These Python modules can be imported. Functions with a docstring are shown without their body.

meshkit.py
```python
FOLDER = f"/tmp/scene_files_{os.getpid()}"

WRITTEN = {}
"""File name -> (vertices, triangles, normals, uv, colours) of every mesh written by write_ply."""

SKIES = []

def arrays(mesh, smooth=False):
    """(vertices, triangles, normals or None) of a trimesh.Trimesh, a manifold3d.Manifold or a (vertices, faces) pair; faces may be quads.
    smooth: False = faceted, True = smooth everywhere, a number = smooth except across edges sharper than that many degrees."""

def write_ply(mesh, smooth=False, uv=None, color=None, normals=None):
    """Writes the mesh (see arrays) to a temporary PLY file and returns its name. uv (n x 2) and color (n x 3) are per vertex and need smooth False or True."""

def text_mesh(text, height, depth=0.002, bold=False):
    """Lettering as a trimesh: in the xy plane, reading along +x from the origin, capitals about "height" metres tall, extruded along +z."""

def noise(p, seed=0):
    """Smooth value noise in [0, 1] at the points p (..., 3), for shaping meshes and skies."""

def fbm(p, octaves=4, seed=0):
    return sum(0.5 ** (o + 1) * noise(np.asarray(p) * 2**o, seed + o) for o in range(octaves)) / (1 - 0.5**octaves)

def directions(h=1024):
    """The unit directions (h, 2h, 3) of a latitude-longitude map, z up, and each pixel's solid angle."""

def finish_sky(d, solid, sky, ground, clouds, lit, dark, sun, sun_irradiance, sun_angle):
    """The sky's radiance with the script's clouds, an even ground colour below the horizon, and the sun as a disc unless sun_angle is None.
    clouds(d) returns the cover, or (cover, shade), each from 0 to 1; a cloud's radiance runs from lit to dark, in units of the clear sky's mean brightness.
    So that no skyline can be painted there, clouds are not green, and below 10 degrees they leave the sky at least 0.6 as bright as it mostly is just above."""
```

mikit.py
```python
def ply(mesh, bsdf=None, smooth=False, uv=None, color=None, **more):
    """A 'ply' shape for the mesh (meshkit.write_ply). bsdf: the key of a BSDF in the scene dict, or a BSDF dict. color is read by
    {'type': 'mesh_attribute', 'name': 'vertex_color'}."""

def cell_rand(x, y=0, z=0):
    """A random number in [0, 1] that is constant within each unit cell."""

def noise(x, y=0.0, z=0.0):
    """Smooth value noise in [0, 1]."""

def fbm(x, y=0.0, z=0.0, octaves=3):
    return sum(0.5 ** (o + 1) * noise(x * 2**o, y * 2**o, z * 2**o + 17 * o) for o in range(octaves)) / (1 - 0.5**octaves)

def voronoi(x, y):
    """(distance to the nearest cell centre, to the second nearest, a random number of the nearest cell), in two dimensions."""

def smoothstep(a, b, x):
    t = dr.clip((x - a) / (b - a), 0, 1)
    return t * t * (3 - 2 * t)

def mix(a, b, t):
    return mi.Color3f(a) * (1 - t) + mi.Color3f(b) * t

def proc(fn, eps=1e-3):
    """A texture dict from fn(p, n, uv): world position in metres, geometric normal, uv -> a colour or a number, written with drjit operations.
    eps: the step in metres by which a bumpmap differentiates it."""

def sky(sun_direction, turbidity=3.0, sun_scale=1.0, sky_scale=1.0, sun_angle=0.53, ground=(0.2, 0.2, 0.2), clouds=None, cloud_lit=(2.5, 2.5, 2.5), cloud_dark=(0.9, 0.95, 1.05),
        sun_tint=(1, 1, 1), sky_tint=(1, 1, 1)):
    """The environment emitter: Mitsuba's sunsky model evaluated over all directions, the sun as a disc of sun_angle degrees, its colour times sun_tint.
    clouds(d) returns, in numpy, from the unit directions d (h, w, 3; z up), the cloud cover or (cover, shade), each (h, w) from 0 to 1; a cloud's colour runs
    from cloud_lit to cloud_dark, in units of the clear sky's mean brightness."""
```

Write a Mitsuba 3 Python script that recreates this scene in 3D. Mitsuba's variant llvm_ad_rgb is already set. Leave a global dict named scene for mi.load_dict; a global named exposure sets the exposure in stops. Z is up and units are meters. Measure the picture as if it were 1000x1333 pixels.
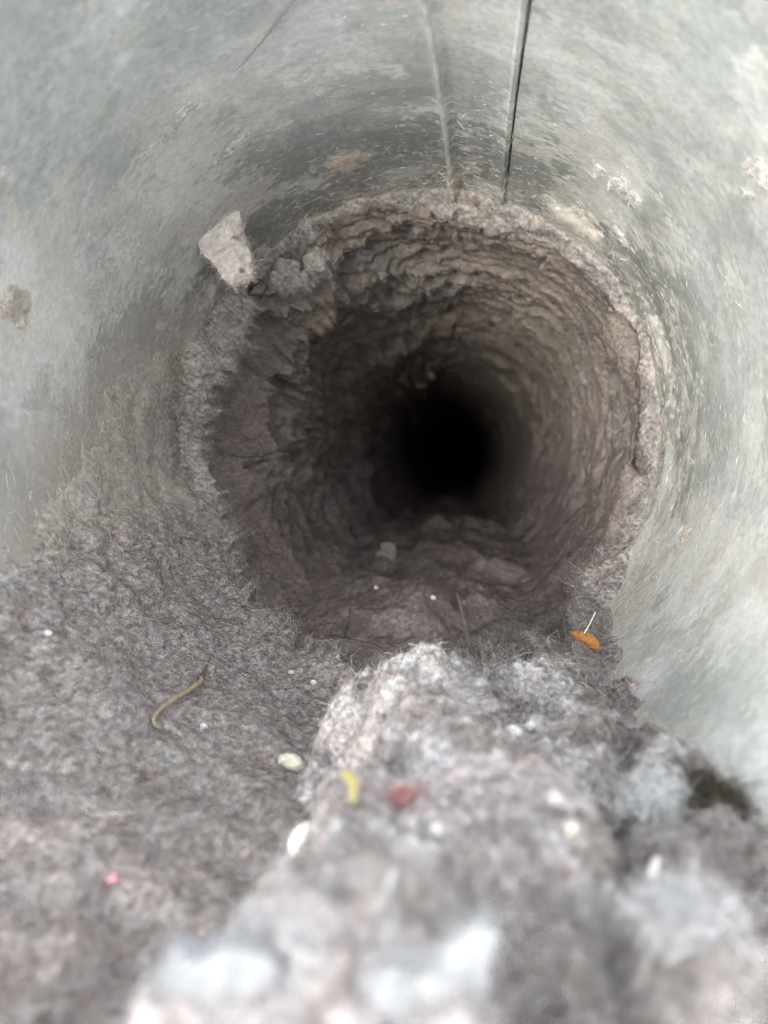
import math, numpy as np, shapely, trimesh, mitsuba as mi, drjit as dr, mikit, meshkit
from mikit import noise, fbm, smoothstep, mix, proc
T = mi.ScalarTransform4f
# Everything below is modelled along the duct; TILT then stands the duct in the world, its open end looking up at the sky.
TILT_DEG = -62.0
TILT = T().rotate([1, 0, 0], TILT_DEG)
TC, TS = math.cos(math.radians(TILT_DEG)), math.sin(math.radians(TILT_DEG))
scene, labels = {}, {}

# ------------------------------------------------------------------ camera, light, exposure
# The duct runs along +y with its axis on x = z = 0; y = 0 is the lint choked mouth of the flexible pipe.
CAM = np.array([.0095, -.16, -.0064])
FWD = np.array([-.10424144, .99181174, -.07377797])
scene['camera'] = {'type': 'thinlens', 'fov': 54.06, 'fov_axis': 'x', 'aperture_radius': .00062, 'focus_distance': .124,
                   'near_clip': .002, 'far_clip': 20.0,
                   'to_world': TILT @ T().look_at(origin=CAM.tolist(), target=(CAM + FWD).tolist(), up=[0, 0, 1])}
SUN = np.array(TILT.matrix, float)[:3, :3] @ np.array([-.30, -1, -.07])          # low brightness of the sky on the left of the opening
scene['sky'] = mikit.sky(SUN.tolist(), turbidity=3, sun_scale=.25, sun_angle=26, sun_tint=(.82, .95, 1.10), clouds=lambda d: np.ones(d.shape[:2]),
                         cloud_lit=(1.14, 1.17, 1.16), ground=(.35, .35, .35))
exposure = 4.65

# ------------------------------------------------------------------ helpers
R = .050                                                    # inner radius of the rigid collar
rad = np.radians


def fb(p, scale, octaves=4, seed=0):
    return meshkit.fbm(np.asarray(p) * scale, octaves, seed) * 2 - 1


def sst(a, b, x):
    t = np.clip((x - a) / (b - a), 0, 1)
    return t * t * (3 - 2 * t)


def wrap_diff(a, b):
    return (a - b + 180) % 360 - 180


def periodic(th, table, col):
    t = sorted((r[0] % 360, r[col]) for r in table)
    x = [t[-1][0] - 360] + [a for a, _ in t] + [t[0][0] + 360]
    y = [t[-1][1]] + [b for _, b in t] + [t[0][1]]
    return np.interp(th % 360, x, y)


def grid_faces(n, m, wrap):
    """Triangles of a grid of n columns and m rows (index i * m + j)."""
    i, j = np.meshgrid(np.arange(n if wrap else n - 1), np.arange(m - 1), indexing='ij')
    a, b = (i * m + j).ravel(), (((i + 1) % n) * m + j).ravel()
    return np.vstack([np.stack([a, b, b + 1], 1), np.stack([a, b + 1, a + 1], 1)])


def cylp(th, y, r):
    return np.stack([r * np.cos(rad(th)), y + 0 * r, r * np.sin(rad(th))], -1)


def tri_data(v, f):
    a, b, c = v[f[:, 0]], v[f[:, 1]], v[f[:, 2]]
    n = np.cross(b - a, c - a)
    l = np.linalg.norm(n, axis=1, keepdims=True)
    return (a + b + c) / 3, n / np.maximum(l, 1e-15), l[:, 0] / 2


def fibre_mesh(v, f, weight, count, length, width, lift, rng, color, curl=.8, seg=2):
    """Loose lint fibres rooted on the mesh: narrow bent ribbons; color(points) gives each its own tone."""
    c, n, area = tri_data(v, f)
    w = area * weight(c, n)
    k = rng.choice(len(f), count, p=w / w.sum())
    u = rng.random((count, 2))
    u = np.where(u.sum(1, keepdims=True) > 1, 1 - u, u)
    a, b, cc = v[f[k, 0]], v[f[k, 1]], v[f[k, 2]]
    p0 = a + u[:, :1] * (b - a) + u[:, 1:] * (cc - a)
    nn = n[k]
    t = np.cross(nn, rng.normal(size=(count, 3)))
    t /= np.linalg.norm(t, axis=1, keepdims=True) + 1e-12
    s = np.cross(nn, t)
    L = (length * np.exp(rng.normal(0, .35, count)))[:, None]
    W = (width * np.exp(rng.normal(0, .25, count)))[:, None]
    cu, li = (curl * rng.normal(size=(count, 1))), lift * np.abs(rng.normal(size=(count, 1))) + .05
    pts = []
    for q in np.linspace(0, 1, seg + 1):
        pts.append(p0 - nn * W * .5 + L * (t * (q - .3) + s * cu * (q - .4) ** 2 + nn * li * q * (1.4 - .9 * q)))
    pts = np.stack(pts, 1)
    d = np.gradient(pts, axis=1)
    mixd = nn * rng.normal(0, .5, (count, 1)) + s * rng.normal(0, 1, (count, 1)) + 1e-9
    side = np.cross(d, np.cross(mixd[:, None], d))
    side /= np.linalg.norm(side, axis=2, keepdims=True) + 1e-15
    taper = np.linspace(1, .55, seg + 1)[None, :, None] * W[:, None] * .5
    vv = np.stack([pts - side * taper, pts + side * taper], 2).reshape(-1, 3)
    base = (np.arange(count) * 2 * (seg + 1))[:, None]
    q = np.arange(seg) * 2
    f1 = (base + np.stack([q, q + 1, q + 3], 1).reshape(1, -1)).reshape(-1, 3)
    f2 = (base + np.stack([q, q + 3, q + 2], 1).reshape(1, -1)).reshape(-1, 3)
    col = np.repeat(color(p0, rng), 2 * (seg + 1), axis=0)
    return (vv, np.vstack([f1, f2])), col


def thing(key, label, category, kind=None, group=None):
    labels[key] = {'label': label, 'category': category}
    if kind:
        labels[key]['kind'] = kind
    if group:
        labels[key]['group'] = group


# ------------------------------------------------------------------ materials
def mm(p):
    """A world point in millimetres of the duct's own frame."""
    return p.x * 1000, (p.y * TC + p.z * TS) * 1000, (p.z * TC - p.y * TS) * 1000


def put(key, mesh, bsdf, **more):
    scene[key] = mikit.ply(mesh, bsdf, to_world=TILT, **more)


def lint_color(p, n, uv):
    x, y, z = mm(p)
    big = fbm(x * .10, y * .08, z * .10, 3)
    mid = fbm(x * .42 + 9, y * .36, z * .42, 3)
    fine = fbm(x * 1.7, y * 1.4, z * 1.7 + 5, 3)
    hue = fbm(x * .6 + 40, y * .5 + 3, z * .6, 3)
    c = mix((.290, .256, .260), (.274, .266, .272), smoothstep(.35, .65, hue))
    c = mix(c, (.335, .29, .26), smoothstep(.40, .6, big) * .7 * smoothstep(-36, -15, z))
    c = mix(c, (.16, .13, .13), smoothstep(.55, .70, mid) * .5)
    c = c * (.56 + .88 * noise(x * 4.6, y * 4.0, z * 4.6))
    thin = smoothstep(-22, -12, z) * smoothstep(-12, -20, y) * smoothstep(-20, -40, x)      # thin tan felt on the left wall
    c = mix(c, mix((.44, .385, .33), (.40, .385, .385), hue), thin * .85)
    ring = smoothstep(-18, -8, y) * smoothstep(48.8, 46.5, dr.sqrt(x * x + z * z)) * smoothstep(-34, -20, z)
    c = mix(c, mix((.40, .36, .335), (.37, .36, .365), hue), ring * .7 * smoothstep(.25, .6, big) * smoothstep(34, 10, x))
    return c * (.55 + (.9 - .5 * thin) * smoothstep(.2, .8, fine) + .25 * thin)


def tunnel_color(p, n, uv):
    x, y, z = mm(p)
    big = fbm(x * .07, y * .05, z * .07, 3)
    fine = fbm(x * 1.8, y * 1.3, z * 1.8 + 5, 3)
    mid = fbm(x * .4 + 9, y * .35, z * .4, 3)
    up = smoothstep(-15, 25, z)
    c = mix((.205, .172, .174), (.188, .160, .145), up * .9)
    c = mix(c, (.145, .141, .141), smoothstep(.52, .7, big) * .7)
    return c * (.66 + .68 * smoothstep(.15, .85, fine)) * (.75 + .5 * mid)


def heap_color(p, n, uv):
    x, y, z = mm(p)
    mid = fbm(x * .42 + 19, y * .4, z * .42, 3)
    fine = fbm(x * 1.7, y * 1.5, z * 1.7 + 5, 3)
    hue = fbm(x * .25 + 70, y * .25 + 3, z * .3, 2)
    c = mix((.40, .355, .37), (.365, .37, .395), smoothstep(.35, .65, hue))
    c = mix(c, (.47, .455, .465), smoothstep(.45, .68, mid) * .5)
    c = mix(c, (.40, .30, .29), smoothstep(.6, .72, fbm(x * .35 + 5, y * .35 + 60, z * .3, 2)) * .5)
    dark = smoothstep(.50, .62, fbm(x * .2 + 7, y * .2, z * .2 + 30, 3) + .34 * smoothstep(19, 28, x) * smoothstep(-92, -104, y) + .08 * smoothstep(18, 28, x) - .03 + .8 * dr.exp(-((x - 14.5) ** 2 + (y + 121) ** 2) / 22) + .6 * dr.exp(-((x - 32) ** 2 + (y + 92) ** 2) / 12))  # darker lint on the right; the hollow by the tissue has painted shade
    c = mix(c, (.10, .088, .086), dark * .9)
    return c * (.5 + 1.0 * smoothstep(.2, .8, fine))


def metal_color(p, n, uv):
    x, y, z = mm(p)
    th = dr.atan2(z, x) * 50                                # millimetres round the wall
    cloud = fbm(th * .07, y * .07, 3.3, 4)
    streak = fbm(th * .16, y * .8, 8.1, 4)                  # marks that run round the wall
    along = fbm(th * .9, y * .09, 2.7, 3)
    fine = fbm(th * 1.5, y * 1.7, 1.1, 3)
    c = mix((.42, .438, .434), (.62, .64, .65), smoothstep(.3, .68, cloud))
    c = c * (.82 + .22 * streak + .14 * along) * (.76 + .48 * fine)
    c = mix(c, (.36, .388, .374), smoothstep(.5, .68, fbm(th * .09 + 60, y * .1, 1.7, 3)) * .5)
    grain = fbm(th * .8, y * 1.2, 4.4, 4)
    broad = fbm(th * .10 + 31, y * .12, 5.5, 4)
    arc = lambda a, w: smoothstep(w, 0, dr.abs(th - a))     # dust lies thickest upper left, upper right and low on the right wall
    thick = .17 * arc(118, 22) * smoothstep(-68, -50, y) * smoothstep(-12, -22, y) + .17 * arc(44, 12) * smoothstep(-50, -38, y) + .20 * arc(-24, 14) + .15 * arc(144, 16) * smoothstep(-86, -70, y) * smoothstep(-36, -50, y)
    film = smoothstep(.49, .62, broad * .58 + grain * .42 + thick)
    rim_dark = smoothstep(-58, -8, y) * smoothstep(.22, .5, fbm(th * .05 + 3, y * .09, 9.9, 3)) * smoothstep(-40, -18, th)  # wall colour darkens in patches towards the rim
    c = mix(c, (.13, .133, .128), rim_dark * .76)
    c = mix(c, mix((.76, .755, .745), (.63, .595, .55), smoothstep(.4, .65, fbm(th * .15, y * .15, 12.0, 2))) * (.62 + .76 * fbm(th * 1.9, y * 2.3, 7.7, 3)), film * (.34 + .42 * grain))
    # tan dust thinning out above the edge of the felted lint on the left wall
    al = dr.select(th < 0, th + 314.16, th)
    near_edge = smoothstep(30, -2, (-16 - (al - 138) * 1.30) - y + 9 * (grain - .5)) * smoothstep(126, 142, al) * smoothstep(196, 184, al)
    return mix(c, mix((.41, .365, .32), (.37, .35, .35), grain), near_edge * .9)


def metal_height(p, n, uv):
    x, y, z = mm(p)
    th = dr.atan2(z, x) * 50
    return (fbm(th * .12, y * 1.3, 8.1, 3) * .5 + fbm(th * 1.3, y * 1.5, 1.1, 3) * .5)


def soft(name, color_fn):
    scene[name] = {'type': 'twosided', 'bsdf': {'type': 'diffuse', 'reflectance': proc(color_fn)}}


soft('lint_mat', lint_color)
soft('tunnel_mat', tunnel_color)
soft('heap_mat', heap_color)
scene['fibre_mat'] = {'type': 'twosided', 'bsdf': {'type': 'diffuse', 'reflectance': {'type': 'mesh_attribute', 'name': 'vertex_color'}}}
scene['metal_mat'] = {'type': 'twosided', 'bsdf': {'type': 'bumpmap', 'arbitrary': proc(metal_height, 2e-4), 'scale': .00010,
                      'bsdf': {'type': 'principled', 'base_color': proc(metal_color), 'metallic': .3, 'roughness': .6, 'specular': .4}}}


def seam_color(p, n, uv):
    x, y, z = mm(p)
    return mix((.42, .42, .41), (.52, .52, .51), smoothstep(.3, .7, fbm(x * .9, y * .5, z * .9, 3)))  # pale tone stands in for light caught on the raised edge


scene['seam_mat'] = {'type': 'twosided', 'bsdf': {'type': 'diffuse', 'reflectance': proc(seam_color)}}


def foil_color(p, n, uv):
    x, y, z = mm(p)
    th = dr.atan2(z, x) * 48
    return mix((.10, .105, .103), (.19, .195, .19), fbm(th * .3, y * .4, 2.0, 4))


scene['foil_mat'] = {'type': 'twosided', 'bsdf': {'type': 'principled', 'base_color': proc(foil_color), 'metallic': .2, 'roughness': .6}}


def plain(name, rgb, rough=.7, vary=.35, freq=.9):
    def fn(p, n, uv):
        k = fbm(p.x * 1000 * freq, p.y * 1000 * freq, p.z * 1000 * freq, 3)
        return mi.Color3f(*rgb) * (1 - vary + 2 * vary * k)
    scene[name] = {'type': 'twosided', 'bsdf': {'type': 'principled', 'base_color': proc(fn), 'roughness': rough, 'specular': .3}}


# ------------------------------------------------------------------ rigid metal collar
SEAM_T, SEAM_Y = [85.6, 85.2, 84.2, 83.2, 82.0, 81.5], [-.08, -.0626, -.0521, -.0311, .0026, .02]      # raised pale seam
LAP_T, LAP_Y = [70.6, 70.3, 70.2, 69.1, 68.9], [-.1, -.066, -.041, .0124, .02]                          # dark open lap joint


def wall_radius(th, y, joint=True):
    """Inner face of the collar with its dents, bead and the two seams."""
    p = cylp(th, y, np.full_like(th, .05))
    r = R + .00045 * fb(p, 45, 2, 3) + .00012 * fb(p, 220, 2, 4)
    seam = np.interp(y, SEAM_Y, SEAM_T) + .15 * fb(np.stack([y, y * 0, y * 0], -1), 60, 2, 9)
    d = wrap_diff(th, seam) * rad(1) * R
    r = r - .0007 * np.exp(-(d / .00065) ** 2) + .00035 * np.exp(-((d + .0016) / .0009) ** 2)
    lap = np.interp(y, LAP_Y, LAP_T)
    d = wrap_diff(th, lap) * rad(1) * R
    if joint:
        r = r + .0022 * np.exp(-(d / (.00014 + .00016 * sst(-.03, -.09, y))) ** 4) - .0005 * sst(.004, 0, d) * (d > 0) - .0003 * np.exp(-((d - .0007) / .00035) ** 2)
    bead = np.exp(-((y + .0075) / .0020) ** 2) * (1 - .8 * sst(55, 70, th) * (1 - sst(125, 145, th)))
    return r - .0010 * bead


def mouth_y(th):
    """The open end of the collar is cut at a slant: shorter on top."""
    return -.1085 + .0140 * np.sin(rad(th))  # unseen slant, shaped to let more light onto the roof


th = np.unique(np.concatenate([np.linspace(0, 360, 900, endpoint=False), np.linspace(67.8, 71.6, 170), np.linspace(80, 87.5, 60)]))
ys = np.linspace(0, 1, 170)
TH, YY = np.meshgrid(th, ys, indexing='ij')
YY = mouth_y(TH) + YY * (.010 - mouth_y(TH))
inner = cylp(TH, YY, wall_radius(TH, YY))
# the sheet turns round a rolled lip at the front and comes back outside
prof = [(-.1229, .0502), (-.1238, .0510), (-.1240, .0520), (-.1232, .0528), (-.1222, .0527)] + [(y, .0528) for y in np.linspace(-.12, .03, 8)]
outer = np.stack([cylp(th, (y + .122) / .152 * (.010 - mouth_y(th)) + mouth_y(th), np.full_like(th, r)) for y, r in prof], 1)
grid = np.concatenate([outer[:, ::-1], inner], 1)
collar_v, collar_f = grid.reshape(-1, 3), grid_faces(grid.shape[0], grid.shape[1], True)
put('metal_pipe', (collar_v, collar_f), 'metal_mat', smooth=True)
thing('metal_pipe', 'dusty grey green galvanised pipe wall with two lengthwise seams, round the lint choked opening', 'pipe')

sy = np.linspace(-.0935, .012, 160)
st_ = np.interp(sy, SEAM_Y, SEAM_T) + .15 * fb(np.stack([sy, sy * 0, sy * 0], -1), 60, 2, 9)
sr = wall_radius(st_, sy) + .0002
sw = (.00050 + .00025 * sst(-.05, -.1, sy)) * (1 + .30 * fb(np.stack([sy, sy * 0, sy * 0], -1), 160, 2, 10))
ang = np.linspace(0, 2 * np.pi, 11)[:-1]
seam = cylp(st_[None] + np.degrees(np.cos(ang)[:, None] * sw[None] / R), np.repeat(sy[None], 10, 0), sr[None] + np.sin(ang)[:, None] * sw[None] * .8)
put('metal_pipe__seam_bead', (seam.reshape(-1, 3), grid_faces(10, 160, True)), 'seam_mat', smooth=True)
labels['metal_pipe__seam_bead'] = {'label': 'raised seam up the pipe roof, coloured pale for the light on its edge'}

# ------------------------------------------------------------------ flexible pipe behind it
fth, fy = np.linspace(0, 360, 240, endpoint=False), np.concatenate([np.linspace(-.006, .2, 240), np.linspace(.202, .8, 200), np.linspace(.82, 3.1, 120)])
TH, YY = np.meshgrid(fth, fy, indexing='ij')
ring = np.abs((YY / .017 - TH / 360) % 1 - .5) * 2
fr = .0520 + .0012 * (1 - np.exp(-((1 - ring) / .22) ** 2))
hose = cylp(TH, YY, fr)
hose[..., 0] -= .0044 * (sst(.004, .020, YY) - sst(.06, .2, YY)) - .0
hose *= 1 + .06 * (1 - sst(.004, .016, YY))[..., None] * [1, 0, 1]
shut = 1 - .999 * sst(3.02, 3.1, YY)
hose[..., 0] *= shut
hose[..., 2] *= shut
put('flexible_hose', (hose.reshape(-1, 3), grid_faces(240, len(fy), True)), 'foil_mat', smooth=True)
thing('flexible_hose', 'ribbed grey foil hose that runs back into the dark behind the caked lint', 'hose')

# ------------------------------------------------------------------ lint lining of the hose
LIP = [(316.0, -.008, .0056), (330.6, .004, .0036), (341.7, .010, .0032), (359.2, .012, .0030), (13.6, .012, .0028), (34.7, .012, .0028), (50, .013, .0034), (58.8, .014, .0040),
       (70.4, .014, .0042), (81.2, .014, .0053), (92.3, .014, .0045), (101.8, .014, .0032), (108.1, .014, .0046), (115.5, .014, .0049), (120.4, .014, .0081), (129.5, .014, .0082),
       (136.0, .012, .0060), (139.2, .012, .0034), (140.8, .011, .0004), (142.6, .009, .0040), (148.9, .007, .0072), (158.8, .003, .0072), (165.7, 0, .0076), (174.6, 0, .0064), (180.9, -.001, .0056),
       (188.8, -.004, .0050), (195.7, -.006, .0060), (209.5, -.010, .0078), (224.5, -.022, .0068), (239.4, -.030, .0080), (252.6, -.037, .0080), (269.4, -.042, .0104), (290.7, -.045, .0103), (305.3, -.045, .0070)]


def drift(v, y):
    """The clogged hose wanders a little up and to the left."""
    v[..., 0] -= .0022 * sst(.0, .34, y)
    v[..., 2] += .0018 * sst(.0, .34, y)


def lining(TH, YY):
    p = cylp(TH, YY, np.full_like(TH, .046))
    c, s = np.cos(rad(TH)), np.sin(rad(TH))
    left = sst(60, 130, TH) * (1 - sst(225, 262, TH))
    right = 1 - sst(40, 85, np.abs(wrap_diff(TH, -8)))
    low = sst(.35, .8, -s)
    warp = 1.5 * fb(p, 26, 3, 21) + .60 * fb(p, 95, 3, 22) + .18 * fb(p, 330, 2, 23)
    u = YY / .0145 + warp
    saw = (u % 1)
    amp = (.0028 + .0058 * left * sst(.005, .03, YY)) * (.25 + 1.7 * np.clip(fb(p, 34, 3, 25) * .8 + .45, 0, 1)) * (1 - .7 * right) * (1 - .6 * low)
    t = amp * np.minimum(saw ** 2.0, (1 - saw) / .05)
    u2 = YY / .0050 + 1.6 * fb(p, 60, 3, 31) + .6 * fb(p, 240, 2, 32)
    s2 = u2 % 1
    t = t + .0024 * (1 - .85 * right) * np.minimum(s2 ** 1.5, (1 - s2) / .12) * (fb(p, 70, 2, 33) * .5 + .6)
    t = t + .0012 * fb(p, 60, 4, 26) + .0005 * fb(p, 260, 3, 27) + .00025 * fb(p, 900, 2, 28)
    base = .0016 + .0014 * left * sst(.015, .05, YY) - .0042 * right * sst(.0, .5, fb(p, 38, 3, 29)) - .0022 * left * sst(.025, .005, YY)
    r = .0478 - base - t - .0105 * sst(.03, .30, YY)
    r = r + .006 * sst(.000, -.008, YY - periodic(TH, LIP, 1)) * sst(250, 300, TH) * (1 - sst(345, 350, TH))
    ly = periodic(TH, LIP, 1)
    gap = sst(.026, .012, YY - ly + .006 * fb(p, 60, 3, 47)) * sst(140, 152, TH) * (1 - sst(232, 250, TH))
    r = r + (.0545 - .7 * t - r) * gap
    # lumps low on the left and the deep bed along the bottom
    lump = np.exp(-(wrap_diff(TH, 205) / 26) ** 2) * np.exp(-((YY - .03) / .04) ** 2)
    r = r - .006 * lump * np.clip(.5 + 1.6 * fb(p, 42, 3, 41), 0, 1.5)
    zf = .0030 * sst(.03, .0, YY - periodic(TH, LIP, 1)) * sst(205, 220, TH) * (1 - sst(245, 262, TH)) + np.interp(YY, [-.06, 0, .03, .06, .10, .2, .4], [.0440, .0405, .0388, .0372, .0352, .0345, .035])
    zf = zf - .0085 * (np.abs(fb(p, 46, 3, 46)) - .2) - .0030 * fb(p, 45, 4, 42) - .0012 * fb(p, 190, 3, 43) - .0005 * fb(p, 800, 2, 44)
    zf = zf - .0022 * np.minimum(((YY / .024 + .9 * fb(p, 35, 3, 45)) % 1), ((1 - (YY / .024 + .9 * fb(p, 35, 3, 45)) % 1)) / .12)
    bed = zf / np.maximum(-s, .05)
    k = .002
    h = np.clip(.5 + .5 * (bed - r) / k, 0, 1)
    r0 = r
    r = bed + (r - bed) * h - k * h * (1 - h)
    r = r + (r0 - r) * gap * (1 - sst(222, 240, TH))
    return np.clip(r, .02, .0546)


n_th = 900
lth = np.linspace(0, 360, n_th, endpoint=False)
q = np.concatenate([np.linspace(0, .3, 230), np.linspace(.302, 1, 150)])
q = np.concatenate([np.linspace(0, 1, 250) * .16, .16 + np.linspace(0, 1, 150)[1:] ** 1.5 * .6, np.linspace(.78, 3.0, 50)])
TH, QQ = np.meshgrid(lth, q, indexing='ij')
start = np.minimum(periodic(TH, LIP, 1) - .0015, .004) - .02 * sst(230, 262, TH) * (1 - sst(318, 345, TH))
YY = start + QQ * (.76 - start) / .76
LR = lining(TH, YY)
lin = cylp(TH, YY, LR)
shut = 1 - .999 * sst(2.92, 3.0, YY)
lin[..., 0] *= shut
lin[..., 2] *= shut
drift(lin, YY)
lin_v, lin_f = lin.reshape(-1, 3), grid_faces(n_th, len(q), True)
put('lint_lining', (lin_v, lin_f), 'tunnel_mat', smooth=True)
thing('lint_lining', 'brown grey layered lint caked in overlapping ridges inside the dark hose', 'lint')

# ------------------------------------------------------------------ lint mat: ring round the mouth and bank down the lower left wall
START = [(0, .000), (14, -.002), (37, -.002), (59, .000), (75, -.003), (88, -.004), (112, -.002), (134, .000), (141, .000), (150, -.008), (158, -.016), (167, -.032), (175, -.042), (185, -.049), (195, -.056), (205, -.070), (215, -.088),
         (225, -.10), (240, -.125), (270, -.125), (290, -.125), (300, -.09), (306, -.06), (316, -.032), (330, -.012), (343, -.002)]

n_th = 1000
mth = np.linspace(0, 360, n_th, endpoint=False)
vs = np.linspace(0, 1, 190)
TH, VV = np.meshgrid(mth, vs, indexing='ij')
one = np.stack([np.cos(rad(mth)), np.sin(rad(mth)), 0 * mth], -1)
lip_y = periodic(mth, LIP, 1) + .0022 * fb(one, 10, 4, 51)
lip_h = np.maximum(periodic(mth, LIP, 2), -.001)
jag = .42 * fb(one, 15, 3, 52) + .38 * fb(one, 48, 3, 53)       # the torn edge is ragged only along its last few millimetres
beg = periodic(mth, START, 1) + .002 * fb(one, 12, 3, 54)
LY, LH, BG = lip_y[:, None], lip_h[:, None], beg[:, None]
M0 = mouth_y(TH) + .0008
YY = M0 + (1 - (1 - VV) ** 1.35) * (LY - M0)
p = cylp(TH, YY, np.full_like(TH, .05))
rim_w = np.maximum(LY - BG, .004)
depth = LY - YY
wide = sst(186, 205, TH) * (1 - sst(285, 310, TH))
rise = 1 - depth / np.minimum(rim_w, .0095 + .0035 * fb(one, 4, 3, 56)[:, None] + .020 * wide)
LHJ = LH * (1 + jag[:, None] * sst(-.0045, .0, YY - LY) + .35 * fb(p, 150, 3, 55) * sst(0, .004, depth))
rim = LHJ * np.clip(rise, 0, 1) ** .65 + np.minimum(rise, 0) * .004
edge = YY - BG + .018 * fb(p, 50, 4, 61) + .012 * fb(p, 260, 4, 62)
bankness = sst(148, 172, TH) * (1 - sst(300, 330, TH))
bank = (.0010 + .0026 * sst(180, 215, TH) + .0014 * fb(p, 75, 4, 63) * sst(170, 210, TH) + .0016 * sst(225, 250, TH)) * (.12 * sst(-.002, .003, edge) + .88 * sst(.0, .034, edge)) - .0006 * sst(.001, -.006, edge)
tt = np.where(bankness > .999, np.maximum(rim, bank), np.maximum(rim, bank * bankness - .0009 * (1 - bankness)))
grow = np.clip(tt / .0025, 0, 1)
tt = tt + grow * (.0026 * (np.abs(fb(p, 80, 3, 67)) - .2) + .0010 * fb(p, 140, 4, 64) + .00045 * fb(p, 480, 3, 65) + .0002 * fb(p, 1300, 2, 66))
tt = np.maximum(tt, -.0012)
RR = wall_radius(TH, YY, False) - tt
end_r, rows, rows_y = RR[:, -1], [], []
for k in range(1, 9):                                       # the lip rolls over and turns back under itself
    ph = k / 8 * 2.5
    rho = np.minimum(.0013, np.maximum(R - end_r, 0) * .45 + .0001)
    rows.append(end_r + rho * (1 - np.cos(ph)))
    rows_y.append(lip_y + rho * np.sin(ph))
    back = np.clip(sst(-45, -20, wrap_diff(mth, 10)) * (1 - sst(50, 85, wrap_diff(mth, 10))), 0, 1)
    e_ = k / 8
    rows[-1] = rows[-1] * (1 - back) + back * (end_r + (.0470 - end_r) * e_ ** 1.3 + .0006 * fb(cylp(mth, lip_y + .026 * e_, np.full(n_th, .05)), 200, 3, 68) * e_)
    rows_y[-1] = rows_y[-1] * (1 - back) + back * (lip_y + .028 * e_)
rows.append(np.full(n_th, R + .0015)); rows_y.append(lip_y - .0005 + .0295 * back)
RA = np.concatenate([RR, np.stack(rows, 1)], 1)
YA = np.concatenate([YY, np.stack(rows_y, 1)], 1)
mat = cylp(np.repeat(TH[:, :1], RA.shape[1], 1), YA, RA)
mat_v, mat_f = mat.reshape(-1, 3), grid_faces(n_th, RA.shape[1], True)
put('lint_mat_layer', (mat_v, mat_f), 'lint_mat', smooth=True)
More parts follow.
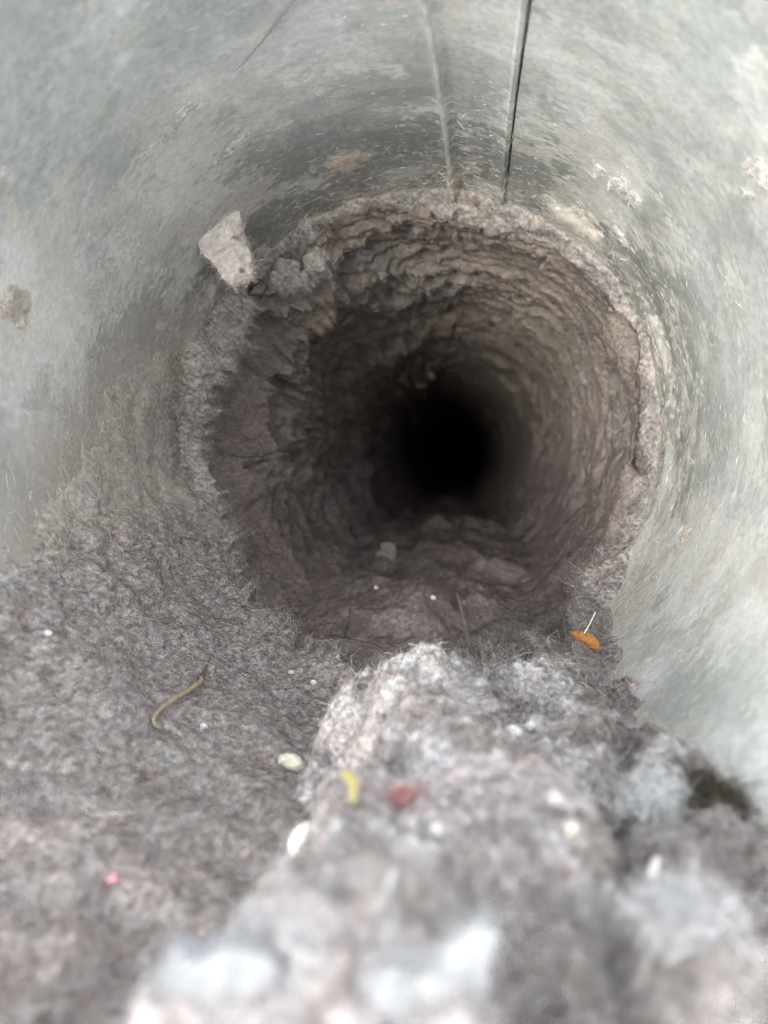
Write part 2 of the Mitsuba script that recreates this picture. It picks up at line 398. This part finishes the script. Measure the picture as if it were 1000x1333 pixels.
thing('lint_mat_layer', 'mauve grey felted lint ringing the pipe mouth and spreading down the lower left wall', 'lint')

# ------------------------------------------------------------------ lint heap in the foreground
hx, hy = np.linspace(-.034, .047, 330), np.linspace(-.136, -.026, 420)
HX, HY = np.meshgrid(hx, hy, indexing='ij')


def heap_z(x, y):
    p = np.stack([x, y, x * 0], -1)
    w = .0035 * fb(p, 60, 3, 71)
    left_edge = np.interp(y, [-.136, -.122, -.112, -.094, -.07, -.05], [-.012, -.0075, -.0050, -.0030, -.0055, -.004])
    a = sst(-.0075, .0050, x - left_edge + 1.5 * w + .0035 * fb(p, 130, 3, 78))
    crest = np.interp(x, [-.02, 0, .012, .022, .034], [-.063, -.061, -.056, -.053, -.050])
    b = 1 - sst(-.006, .010, y - crest + w)
    top = np.interp(y, [-.136, -.115, -.09, -.06], [-.0340, -.0325, -.0320, -.0330])
    slope = -.0045 * sst(.006, .034, x)
    low = -.0475
    z = low + (top + slope - low) * a * b
    # the valley that runs down the right half and the dark hollows beside it
    vx = np.interp(y, [-.112, -.1075, -.098, -.090, -.080, -.072, -.062], [.0185, .0215, .0215, .0235, .0285, .0215, .012])
    z = z - .0058 * np.exp(-((x - vx + w * .5) / .0022) ** 2) * a * b
    z = z - .009 * np.exp(-((x - .0146) / .0028) ** 2 - ((y + .1210) / .0042) ** 2)
    z = z + .0022 * np.exp(-((x - .029) / .0045) ** 2 - ((y + .0855) / .006) ** 2)
    z = z + .0018 * np.exp(-((x - .004) / .006) ** 2 - ((y + .066) / .006) ** 2)
    z = z - .0045 * np.exp(-((x - .0325) / .0030) ** 2 - ((y + .0915) / .0030) ** 2) + .0018 * np.exp(-((x - .0315) / .004) ** 2 - ((y + .0975) / .0025) ** 2)
    puff = np.abs(fb(p, 85, 3, 72))
    z = z + a * b * (.0036 * (np.abs(fb(p, 48, 2, 77)) - .2) - .0012)
    z = z + (a * b * .8 + .2) * (.0050 * (puff - .2) + .0022 * (np.abs(fb(p, 210, 3, 73)) - .2)) + .0011 * fb(p, 300, 3, 76) + .0005 * fb(p, 800, 3, 74) + .0002 * fb(p, 2000, 2, 75)
    return z


heap = np.stack([HX, HY, heap_z(HX, HY)], -1)
heap_v, heap_f = heap.reshape(-1, 3), grid_faces(330, 420, False)
keep = (np.hypot(heap_v[heap_f][..., 0], heap_v[heap_f][..., 2]) < .0515).any(1)
heap_f = heap_f[keep]
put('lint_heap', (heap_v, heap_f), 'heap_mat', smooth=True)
thing('lint_heap', 'pale fluffy heap of lint in the foreground, blurred, filling the bottom of the pipe', 'lint')

# ------------------------------------------------------------------ loose fibres


def tones(palette, spread=.25):
    pal = np.array(palette)

    def fn(p, rng):
        g = pal[rng.integers(0, len(pal), len(p))]
        return np.clip(g * np.exp(rng.normal(0, spread, (len(p), 1))), .02, .8)
    return fn


def near(c, n):
    return 1 / np.maximum(np.linalg.norm(c - CAM, axis=1), .05) ** 2


def add_fibres(key, mesh, weight, count, length, width, lift, color, seed, curl=.8):
    m, col = fibre_mesh(*mesh, weight, count, length, width, lift, np.random.default_rng(seed), color, curl)
    put(key, m, 'fibre_mat', color=col)
    labels[key] = {'kind': 'stuff'}


grey = [(.30, .265, .27), (.28, .28, .295), (.23, .195, .195), (.42, .395, .395), (.15, .125, .12), (.31, .26, .235)]
brown = [(.18, .15, .14), (.15, .125, .12), (.20, .17, .15), (.13, .115, .11), (.24, .21, .2)]
pale = [(.40, .38, .385), (.38, .39, .41), (.50, .485, .49), (.28, .25, .25), (.18, .16, .155), (.44, .37, .37)]
mat_c, _, _ = tri_data(mat_v, mat_f)
add_fibres('lint_mat_layer__fibres', (mat_v, mat_f), lambda c, n: near(c, n) * (np.hypot(c[:, 0], c[:, 2]) < R - .0004), 90000, .0009, .00006, .3, tones(grey, .22), 81, 2.0)
add_fibres('lint_mat_layer__edge_fuzz', (mat_v, mat_f), lambda c, n: (np.hypot(c[:, 0], c[:, 2]) < R - .0012) * (np.abs(c[:, 1] - np.interp(np.degrees(np.arctan2(c[:, 2], c[:, 0])) % 360, mth, lip_y)) < .0022) * near(c, n), 40000, .0012, .00006, .9, tones(grey), 82)
add_fibres('lint_lining__fibres', (lin_v, lin_f), lambda c, n: near(c, n) * (c[:, 1] < .2) * (np.hypot(c[:, 0], c[:, 2]) < .0468), 35000, .0009, .00006, .25, tones(brown, .3), 83, 1.6)
add_fibres('lint_heap__fibres', (heap_v, heap_f), lambda c, n: near(c, n) ** .5 * (c[:, 2] > -.0465), 70000, .0009, .000065, .4, tones(pale, .22), 84, 2.0)
add_fibres('lint_heap__stray_hairs', (heap_v, heap_f), lambda c, n: near(c, n) ** .5 * (c[:, 2] > -.0465) * (c[:, 1] > -.09), 350, .0045, .00004, .7, tones(pale, .2), 85, .8)
add_fibres('lint_mat_layer__stray_hairs', (mat_v, mat_f), lambda c, n: near(c, n) * (np.hypot(c[:, 0], c[:, 2]) < R - .001), 1500, .0045, .00004, .5, tones([(.1, .085, .08), (.45, .42, .4), (.3, .26, .25)], .2), 86, 1.2)

white_f = [(.52, .50, .49), (.42, .41, .41), (.60, .58, .57)]
tan_f = [(.52, .45, .38), (.42, .37, .32), (.56, .50, .45), (.38, .34, .32)]
w_th = np.degrees(np.arctan2(collar_v[collar_f[:, 0], 2], collar_v[collar_f[:, 0], 0])) % 360
w_y = collar_v[collar_f[:, 0], 1]
w_in = (np.hypot(collar_v[collar_f].mean(1)[:, 0], collar_v[collar_f].mean(1)[:, 2]) < .0511) * (w_y > mouth_y(w_th) + .004)
w_b = np.interp(w_th, mth, beg) - w_y                       # distance in front of the lint's edge
add_fibres('lint_mat_layer__stray_fuzz', (collar_v, collar_f), lambda c, n: w_in * np.exp(-np.clip(w_b, 0, 1) / .009) * (w_b > -.012), 24000, .0012, .00006, .25, tones(tan_f + white_f, .25), 87, 1.5)
add_fibres('metal_pipe__dust', (collar_v, collar_f), lambda c, n: w_in * np.clip(fb(c, 70, 4, 88), 0, 1) ** 1.5, 5000, .0007, .00006, .15, tones(white_f, .2), 89, 1.5)

# ------------------------------------------------------------------ torn lint on the pipe wall


def wall_point(th, y, r):
    return np.array([r * math.cos(rad(th)), y, r * math.sin(rad(th))])


def lint_patch(key, label, th0, y0, du, dv, rot, hmax, palette, seed, cover=.0, fibres=1500, length=.0015, mat='patch_mat'):
    """Felt scraps stuck on the wall: a ragged sheet that dives under the metal where there is none."""
    n = 90
    g = np.linspace(-1, 1, n)
    A, B = np.meshgrid(g, g, indexing='ij')
    c, s_ = math.cos(rad(rot)), math.sin(rad(rot))
    u, v = A * du * 1.1, B * dv * 1.1
    arc, y = u * c - v * s_, y0 + u * s_ + v * c
    th = th0 + np.degrees(arc / R)
    p = cylp(th, y, np.full_like(th, R))
    q = np.hypot(A, B)
    k = .8 - .9 * q ** 2 + 1.3 * fb(p, 170, 4, seed) + 1.3 * fb(p, 560, 3, seed + 1) - .45 + cover
    hmax = hmax * .55
    t = np.clip(k, -.4, 1.2) * hmax
    t = np.where(t > 0, t * (1 + .5 * fb(p, 900, 2, seed + 2)), t) - .0001
    r = wall_radius(th, np.clip(y, -.121, .029)) - np.maximum(t, -.0008)
    v_ = cylp(th, y, r)
    f_ = grid_faces(n, n, False)
    vf, tf = v_.reshape(-1, 3), t.ravel()
    f_ = f_[(tf[f_] > -.0004).any(1)]
    put(key, (vf, f_), mat, smooth=True)
    thing(key, label, 'lint scrap')
    tface = tf[f_].max(1)
    add_fibres(key + '__fibres', (vf, f_), lambda c_, n_: (tface > 0) * 1.0, int(fibres * .8), length * .6, .00006, .3, tones(palette, .25), seed + 5, 1.8)


def patch_color(p, n, uv):
    x, y, z = mm(p)
    f = fbm(x * 2.4, y * 2.0, z * 2.4, 3)
    return mix((.33, .32, .31), (.52, .505, .49), smoothstep(.3, .7, f))


def tan_color(p, n, uv):
    x, y, z = mm(p)
    f = fbm(x * 2.4, y * 2.0, z * 2.4, 3)
    return mix((.33, .295, .265), (.48, .435, .39), smoothstep(.25, .75, f))


soft('patch_mat', patch_color)
soft('tan_mat', tan_color)
lint_patch('lint_streak', 'pale lint streak on the upper left wall, the largest and farthest from the hole', 127.5, -.056, .0085, .0022, 8, .0006, white_f, 101)
lint_patch('lint_streak_001', 'thin pale lint streak on the upper wall, just below the larger streak', 122.5, -.041, .0065, .0010, 8, .0006, white_f, 111, .15, 700)
lint_patch('lint_tuft', 'small tan fuzzy tuft on the wall above the hole, left of the pale seam', 105.7, -.0165, .0030, .0042, 0, .0007, tan_f, 121, .3, 1600, .0018, 'tan_mat')
lint_patch('lint_tuft_001', 'tan tuft at the lower end of the pale seam', 82.2, -.003, .0016, .0040, 0, .0008, tan_f, 131, .4, 900, .0016, 'tan_mat')
lint_patch('lint_clump', 'torn whitish lint clump on the upper right wall', 48.5, -.033, .0070, .0042, -20, .0012, white_f, 141, .05, 2600)
lint_patch('lint_fuzz', 'grey tan fuzzy lint patch beside the top right rim', 50.5, -.008, .0065, .0075, -10, .0007, tan_f + white_f, 151, .25, 5000, .0013)
lint_patch('lint_streak_002', 'short pale lint streak on the right wall under the whitish clump', 39.5, -.018, .0045, .0012, -15, .0007, white_f, 161, .3, 800)
lint_patch('lint_streak_003', 'blurred pale lint streak at the far right edge of the wall', 30, -.066, .0030, .0045, 0, .0007, white_f, 171, .2, 700)
lint_patch('lint_streak_004', 'narrow pale curved streak along the right rim bead', 18, -.003, .0062, .0008, 4, .0005, white_f + tan_f, 181, .5, 900)
lint_patch('lint_web', 'broad web of pale lint flecks on the left wall', 158, -.045, .0120, .0130, 0, .0004, white_f, 191, -.22, 5000, .0012)
lint_patch('lint_web_001', 'fine pale lint flecks on the wall left of the torn flake', 151, -.024, .0080, .0075, 0, .0004, white_f, 201, -.05, 3500, .0012)
lint_patch('tan_lint_fuzz', 'long tan lint smear down the right wall', 329, -.030, .0085, .0058, -28, .00025, tan_f + white_f, 221, .1, 3500, .0011, 'tan_mat')
lint_patch('lint_crust', 'small tan lint crust with a raised edge at the left side of the wall', 165, -.067, .0030, .0032, 20, .0011, tan_f, 231, .2, 900)

# ------------------------------------------------------------------ loose things


def blob(c, radii, axes=None, noise_amp=.15, freq=2.0, seed=1, sub=3):
    """A lumpy pebble shape; axes: three unit rows that the radii belong to."""
    m = trimesh.creation.icosphere(subdivisions=sub)
    d = np.array(m.vertices)
    k = 1 + noise_amp * (meshkit.fbm(d * freq + 7.3 * seed, 3, seed) * 2 - 1)
    v = d * k[:, None] * np.asarray(radii)
    if axes is not None:
        v = v @ np.asarray(axes)
    return v + np.asarray(c), np.array(m.faces)


def spin(rx, ry, rz):
    return trimesh.transformations.euler_matrix(rad(rx), rad(ry), rad(rz))[:3, :3].T


def tube(points, radii, sides=8, steps=6):
    from scipy.interpolate import CubicSpline
    p = np.asarray(points, float)
    t = np.arange(len(p))
    tt = np.linspace(0, len(p) - 1, (len(p) - 1) * steps + 1)
    q, r = CubicSpline(t, p)(tt), np.interp(tt, t, radii)
    d = np.gradient(q, axis=0)
    d /= np.linalg.norm(d, axis=1, keepdims=True)
    a = np.cross(d, [.3, .2, .93])
    a /= np.linalg.norm(a, axis=1, keepdims=True)
    b = np.cross(d, a)
    ang = np.arange(sides) * 2 * np.pi / sides
    v = q[:, None] + r[:, None, None] * (np.cos(ang)[None, :, None] * a[:, None] + np.sin(ang)[None, :, None] * b[:, None])
    v = np.concatenate([np.repeat(q[:1, None], sides, 1), v, np.repeat(q[-1:, None], sides, 1)], 0)
    m = v.transpose(1, 0, 2)
    return m.reshape(-1, 3), grid_faces(sides, m.shape[1], True)


def on_heap(x, y, lift=0.0):
    return np.array([x, y, float(heap_z(np.array([x]), np.array([y]))[0]) + lift])


def on_layer(th, y, lift=0.0):
    i = int(round((th % 360) / 360 * n_th)) % n_th
    return wall_point(th, y, float(np.interp(y, YY[i], RR[i])) - lift)


def on_bed(x, y, lift=0.0):
    """On the lint lining, straight below x = x in the tunnel's lower half."""
    t = np.linspace(200, 340, 561)
    r = lining(t[:, None], np.full((561, 1), y))[:, 0]
    k = int(np.argmin(np.abs(r * np.cos(rad(t)) - x)))
    return wall_point(t[k], y, r[k] - lift)


plain('white_mat', (.62, .62, .61), .7, .2, 1.2)
plain('cream_mat', (.56, .53, .47), .7, .2, 1.2)
plain('tissue_mat', (.235, .244, .266), .85, .4, .7)
plain('yellow_mat', (.34, .285, .12), .8, .35, 1.6)
plain('red_mat', (.48, .17, .19), .8, .2)
plain('pink_mat', (.60, .28, .36), .8, .15)
plain('husk_mat', (.40, .18, .055), .6, .7, 1.9)
plain('straw_mat', (.36, .29, .22), .6, .3, 1.2)
plain('bark_mat', (.13, .10, .08), .8, .3)
plain('pebble_mat', (.24, .21, .205), .8, .3)
plain('soot_lint_mat', (.05, .045, .038), .9, .5)
plain('flake_mat', (.58, .53, .50), .9, .45, 1.3)
plain('stick_mat', (.20, .18, .17), .8, .3)
plain('hair_mat', (.05, .04, .04), .5, .2)

# torn flake standing off the wall at the upper left of the rim
FL = np.array([(-.0386, -.0270, .0330), (-.0366, -.0245, .0354), (-.0319, -.0220, .0385), (-.0314, -.0210, .0352), (-.0307, -.0190, .0315), (-.0309, -.0180, .0277), (-.0322, -.0180, .0270),
               (-.0337, -.0190, .0262), (-.0354, -.0200, .0264), (-.0356, -.0210, .0276), (-.0371, -.0240, .0297), (-.0381, -.0260, .0306)])
poly = shapely.Polygon(FL[:, [0, 2]] * 1000).buffer(.35).buffer(-.35)
hole = shapely.union_all([shapely.Point(-32.5, 34.2).buffer(.55), shapely.Point(-32.6, 28.6).buffer(.5)])
poly = poly.difference(hole)
m = trimesh.creation.extrude_polygon(poly, 1.3, engine='earcut')
v, f = trimesh.remesh.subdivide_to_size(np.array(m.vertices), np.array(m.faces), .45)
m = trimesh.Trimesh(v, f, process=True)
v = np.array(m.vertices) / 1000
A_, *_ = np.linalg.lstsq(np.c_[FL[:, [0, 2]], np.ones(len(FL))], FL[:, 1], rcond=None)
yp = v[:, 0] * A_[0] + v[:, 1] * A_[1] + A_[2]
v = np.stack([v[:, 0], yp + v[:, 2], v[:, 1]], 1)
nz = np.stack([fb(v, 260, 3, 301), fb(v, 170, 3, 302), fb(v, 260, 3, 303)], 1)
v = v + nz * [.0005, .0011, .0005] + np.stack([fb(v, 1100, 2, 304), fb(v, 1100, 2, 305), fb(v, 1100, 2, 306)], 1) * .00035
put('lint_flake', (v, np.array(m.faces)), 'flake_mat', smooth=True)
thing('lint_flake', 'cream torn felt flake curling off the wall at the upper left of the hole', 'lint flake')
add_fibres('lint_flake__fibres', (v, np.array(m.faces)), lambda c_, n_: 1.0 + 0 * c_[:, 0], 4500, .0013, .00007, .5, tones([(.55, .5, .47), (.62, .57, .54), (.30, .26, .25)], .25), 310, 1.2)

# white beads, grains and scraps on the heap
for i, (x, y, rr, lab, mat) in enumerate([
        (.0150, -.0823, (.00065, .0009, .0006), 'left of the two white beads lying together on the lint heap', 'white_mat'),
        (.0171, -.0787, (.0009, .0006, .00055), 'right of the two white beads lying together on the lint heap', 'white_mat'),
        (.0078, -.1072, (.00055, .00055, .0005), 'single round white bead in the middle of the heap below the red scrap', 'white_mat'),
        (.0170, -.1091, (.0005, .0005, .0004), 'faint cream bead on the heap right of the round white one', 'cream_mat')]):
    k = 'white_bead' + ('_%03d' % i if i else '')
    put(k, blob(on_heap(x, y, rr[2] * .8), rr, spin(20 * i, 15, 35 + 50 * i), .4, 1.6, i + 1), mat, smooth=True)
    thing(k, lab, 'bead')
put('white_grain', blob(on_heap(.0234, -.1063, .0008), (.0004, .0010, .0004), spin(40, 20, -20), .08, 1.5, 5), 'white_mat', smooth=True)
thing('white_grain', 'long white grain standing in the dark valley at the lower right of the heap', 'grain')
put('white_pellet', blob(on_heap(-.0048, -.0945, .0016), (.0012, .0017, .0012), spin(35, 10, -25), .1, 1.4, 6), 'white_mat', smooth=True)
thing('white_pellet', 'blurred white oval pellet on the left edge of the heap', 'pellet')
put('white_chip', blob(np.array([-.0104, -.0749, -.0425]), (.0016, .0009, .0008), spin(10, 20, 15), .5, 1.7, 7), 'cream_mat', smooth=True)
thing('white_chip', 'cream scrap tucked between the left lint and the heap', 'scrap')
yb = on_heap(.0009, -.1048, .0010)
put('yellow_sliver', tube([yb + np.array(o) for o in [(-.0008, .0022, .0003), (-.0002, .0014, .0007), (.0004, .0002, .0007), (.0006, -.0008, .0004), (.0007, -.0016, -.0002)]], [.00015, .00034, .0004, .00035, .00012]), 'yellow_mat', smooth=True)
thing('yellow_sliver', 'curved yellow sliver lying on the front of the heap', 'sliver')
rb = on_heap(.0054, -.1020, .0004)
put('red_scrap', blob(rb, (.0008, .0004, .0004), spin(0, 0, 8), .7, 2.2, 8), 'red_mat', smooth=True)
thing('red_scrap', 'small red fluffy scrap on the heap right of the yellow sliver', 'scrap')
add_fibres('red_scrap__fibres', blob(rb, (.0008, .0004, .0004), spin(0, 0, 8), .7, 2.2, 8), lambda c_, n_: 1.0 + 0 * c_[:, 0], 500, .0012, .00007, .8, tones([(.42, .16, .17), (.45, .28, .28)], .2), 320, 1.2)
pk = on_layer(245, -.1018, .0004)
put('pink_scrap', blob(pk, (.0005, .0004, .0004), None, .4, 2, 9), 'pink_mat', smooth=True)
thing('pink_scrap', 'tiny pink scrap on the lint at the lower left', 'scrap')

# big fluffs
def fluff(key, label, c, radii, mat, pal, seed, count, length, axes=None, amp=.5, cat='fluff', freq=1.6, width=.00009):
    m = blob(c, radii, axes, amp, freq, seed, 5)
    put(key, m, mat, smooth=True)
    thing(key, label, cat)
    add_fibres(key + '__fibres', m, lambda c_, n_: 1.0 + 0 * c_[:, 0], count, length, width, .6, tones(pal, .2), seed + 40, 1.2)


fluff('white_fluff', 'puffy white fluff on the right of the heap, next to the dark tuft', on_heap(.0275, -.0922, .0004), (.0031, .0026, .0018), 'tissue_mat', [(.6, .61, .63), (.5, .51, .53)], 401, 2500, .0018, spin(0, 10, 20))
fluff('dark_tuft', 'blackish lint tuft against the right wall behind the white fluff', on_heap(.0326, -.0930, .0020), (.0016, .0026, .0024), 'soot_lint_mat', [(.05, .04, .035), (.09, .08, .065)], 402, 9000, .0020, spin(0, -35, 15), 1.5, 'fluff', 2.8)
def tissue(key, label, c, outline, thick, lean, turn, seed):
    """A crumpled torn piece of tissue; outline in millimetres, x along the pipe's width and z up."""
    m = trimesh.creation.extrude_polygon(shapely.Polygon(outline).buffer(-.12).buffer(.12), thick, engine='earcut')
    v, f = trimesh.remesh.subdivide_to_size(np.array(m.vertices), np.array(m.faces), .45)
    m = trimesh.Trimesh(v, f, process=True)
    v = np.array(m.vertices) / 1000
    v = np.stack([v[:, 0], v[:, 2] - thick / 2000 + lean * v[:, 1], v[:, 1]], 1)
    v = v + np.stack([fb(v, 300, 3, seed), fb(v, 240, 3, seed + 1) * 2.2, fb(v, 300, 3, seed + 2)], 1) * .0005
    v = v @ spin(0, 0, turn) + c
    put(key, (v, np.array(m.faces)), 'tissue_mat', smooth=50)
    thing(key, label, 'tissue')
    add_fibres(key + '__fibres', (v, np.array(m.faces)), lambda c_, n_: 1.0 + 0 * c_[:, 0], 1200, .0011, .00007, .5, tones([(.24, .25, .27), (.18, .18, .2)], .2), seed + 9, 1.4)


tissue('torn_tissue', 'large blurred whitish torn tissue at the bottom edge, left of centre', on_heap(-.0020, -.1265, .0002), [(-3.0, -3), (-2.8, .5), (-1.9, 1.3), (-.9, .9), (.5, 1.5), (1.9, .9), (2.7, .1), (2.9, -3)], 1.6, .5, 12, 403)
tissue('torn_tissue_001', 'large blurred whitish torn tissue with an upright tip beside the dark hollow at the bottom', on_heap(.0083, -.1245, -.0002), [(-3.9, -3), (-3.5, -.2), (-2.0, .6), (-.4, .7), (.9, 1.7), (2.2, 2.4), (2.9, 2.0), (2.7, .2), (1.9, -3)], 1.4, .45, -8, 413)
fluff('tissue_wad', 'small blurred white wad at the lower left corner', on_layer(250, -.1160, .0000), (.0030, .0018, .0012), 'tissue_mat', [(.24, .25, .27), (.18, .18, .2)], 406, 1200, .0012, None, .9, 'wad', 2.4)
fluff('pale_fluff', 'faint bluish fluff low on the right of the heap', on_heap(.0227, -.1163, .0000), (.0022, .0022, .0012), 'tissue_mat', [(.45, .46, .5), (.3, .3, .31)], 407, 1500, .0018)

# twig and hairs on the left lint
tw = [(232.7, -.0535), (234.6, -.0614), (234.9, -.0670), (234.3, -.0753), (236.4, -.0776), (239.3, -.0780)]
tp = [on_layer(a, b, l) for (a, b), l in zip(tw, (.0003, .0006, .0009, .0008, .0006, .0002))]
put('bent_twig', tube(tp[1:5], [.00034, .00030, .00024, .00016]), 'straw_mat', smooth=True)
thing('bent_twig', 'bent straw coloured twig with dark ends lying on the left lint', 'twig')
put('bent_twig__dark_end', tube(tp[:2], [.00008, .00037], steps=8), 'bark_mat', smooth=True)
put('bent_twig__thin_end', tube(tp[4:], [.00017, .00005], steps=8), 'bark_mat', smooth=True)
labels['bent_twig__dark_end'] = {'label': 'dark bark covered thick end of the twig'}
labels['bent_twig__thin_end'] = {'label': 'dark thin end of the twig'}

# orange husk with its stalk, low on the right
hb = np.array([.0291, -.0402, -.0349])
ax_l = np.array([.70, -.45, -.33]); ax_l /= np.linalg.norm(ax_l)
ax_n = np.array([-.2, -.78, .6]); ax_n -= ax_l * (ax_n @ ax_l); ax_n /= np.linalg.norm(ax_n)
ax_w = np.cross(ax_n, ax_l)
n = 60
U, V = np.meshgrid(np.linspace(-1, 1, n), np.linspace(0, 2 * np.pi, 25)[:-1], indexing='ij')
q = np.stack([U, U * 0, U * 0], -1)
half = .0010 * np.maximum(1 - np.abs(U) ** 2.6, 0) ** .6 * (1 + .25 * U + .3 * fb(q, 3, 3, 501))
hv = hb + U[..., None] * .0026 * ax_l + (np.cos(V) * half + .0006 * (U * U) * -1)[..., None] * ax_w + (np.sin(V) * half * .35 - .0005 * np.cos(V) ** 2 * half / .001 + .00025 * fb(np.stack([U * 3, np.cos(V) * 2, V * 0], -1), 1.5, 3, 502) * half / .001)[..., None] * ax_n
put('orange_husk', (hv.reshape(-1, 3), grid_faces(24, n, True)[:, ::-1] if False else np.vstack([np.stack([(i * 24 + j).ravel(), ((i + 1) * 24 + j).ravel(), ((i + 1) * 24 + (j + 1) % 24).ravel()], 1) for i, j in [np.meshgrid(np.arange(n - 1), np.arange(24), indexing='ij')]] + [np.stack([(i * 24 + j).ravel(), ((i + 1) * 24 + (j + 1) % 24).ravel(), (i * 24 + (j + 1) % 24).ravel()], 1) for i, j in [np.meshgrid(np.arange(n - 1), np.arange(24), indexing='ij')]])), 'husk_mat', smooth=True)
thing('orange_husk', 'orange brown dried husk with a pale stalk lying in lint by the right wall', 'husk')
st = hb - ax_l * .0006 + ax_w * .0003
put('orange_husk__stalk', tube([st + ax_n * .0003, st + np.array([.0009, .0008, .0014]), st + np.array([.0019, .0016, .0032])], [.00016, .00013, .0001]), 'cream_mat', smooth=True)

# things on the bed inside the hose
c0 = on_bed(-.0125, .056, -.0004)
cp = np.array([(-1, -.7), (-.95, .1), (-.55, .25), (-.5, .95), (.2, 1), (.85, .75), (1, .0), (.75, -.75), (.1, -1)]) * .0031
cm = trimesh.creation.extrude_polygon(shapely.Polygon(cp), .0014, engine='earcut')
v, f = trimesh.remesh.subdivide_to_size(np.array(cm.vertices), np.array(cm.faces), .0007)
cm = trimesh.Trimesh(v, f, process=True)
v = np.array(cm.vertices)
v = np.stack([v[:, 0], v[:, 2] + .3 * v[:, 1], v[:, 1]], 1) + c0 + [0, 0, .0012]
v = v + np.stack([fb(v, 500, 3, 311), fb(v, 350, 3, 312) * 1.6, fb(v, 500, 3, 313)], 1) * .0004
put('grey_chip', (v, np.array(cm.faces)), 'pebble_mat', smooth=True)
thing('grey_chip', 'pale grey chip standing on the dark lint floor inside the hose', 'chip')
s0, s1 = on_bed(.0087, .0047, .0010), on_bed(.0115, -.0300, .0014)
put('thin_stick', tube([s0, (s0 + s1) / 2 + [0, 0, .0008], s1], [.0003, .0004, .00045]), 'stick_mat', smooth=True)
thing('thin_stick', 'straight grey stick lying along the lint floor behind the heap', 'stick')
cl = wall_point(109.3, .205, float(lining(np.array([[109.3]]), np.array([[.205]]))[0, 0]) - .0032)
ang = np.linspace(0, 5.2, 8)
put('lint_curl', tube([cl + np.array([.0050 * math.cos(a) * (1 - a * .06), -.001 * a, .0050 * math.sin(a) * (1 - a * .06)]) for a in ang], np.linspace(.0022, .0014, 8)), 'tunnel_mat', smooth=True)
thing('lint_curl', 'curled roll of lint hanging from the roof deep inside the hose', 'lint roll')
for i, (x, y, lab) in enumerate([(-.0070, -.036, 'white speck on the lint floor just behind the left end of the heap crest'), (.0035, -.0038, 'pale speck in the middle of the dark lint floor'),
                                 (-.0105, .012, 'white speck on the left part of the lint floor')]):
    k = 'white_speck' + ('_%03d' % i if i else '')
    put(k, blob(on_bed(x, y, .0003), (.0006, .0005, .0005), None, .3, 2, 20 + i), 'white_mat', smooth=True)
    thing(k, lab, 'speck')
for i, (a, y, lab) in enumerate([(246.8, -.0449, 'white speck on the lint lip left of the heap, nearer the hole'), (252.2, -.0476, 'white speck beside the upper left edge of the heap'),
                                 (240.8, -.0718, 'pale speck on the left lint below the twig'), (214.7, -.0762, 'pale speck at the far left of the lint')]):
    k = 'white_speck_%03d' % (i + 3)
    put(k, blob(on_layer(a, y, .0002), (.0005, .0004, .0004), None, .3, 2, 30 + i), 'white_mat', smooth=True)
    thing(k, lab, 'speck')
for i, (pts, lab) in enumerate([([(-.0125, -.028, .001), (-.0140, -.012, .003), (-.0158, .006, .001)], 'long dark hair standing up from the lint floor inside the lip'),
                                ([(-.020, -.018, .0008), (-.0165, -.012, .0016), (-.0135, -.016, .001), (-.012, -.024, .0008)], 'curved dark hair looped on the lint floor'),
                                ([(-.016, -.020, .0007), (-.010, -.024, .0012), (-.005, -.026, .0007)], 'short dark hair lying across the lint floor')]):
    k = 'dark_hair' + ('_%03d' % i if i else '')
    put(k, tube([on_bed(x, y, l) for x, y, l in pts], [.00006] * len(pts), 4), 'hair_mat', smooth=True)
    thing(k, lab, 'hair')
tp = [wall_point(a, y, R - .0003) for a, y in [(102.6, -.0672), (103.9, -.0658), (108.8, -.0617), (112.5, -.0592), (114.9, -.0581)]]
put('scratch_strand', tube(tp, [.00005, .00008, .00009, .00008, .00004], 5), 'stick_mat', smooth=True)  # added strand that stands in for a scratch in the wall
thing('scratch_strand', 'thin dark strand modelled for a scratch on the pipe wall at the top, left of the pale seam', 'scratch')
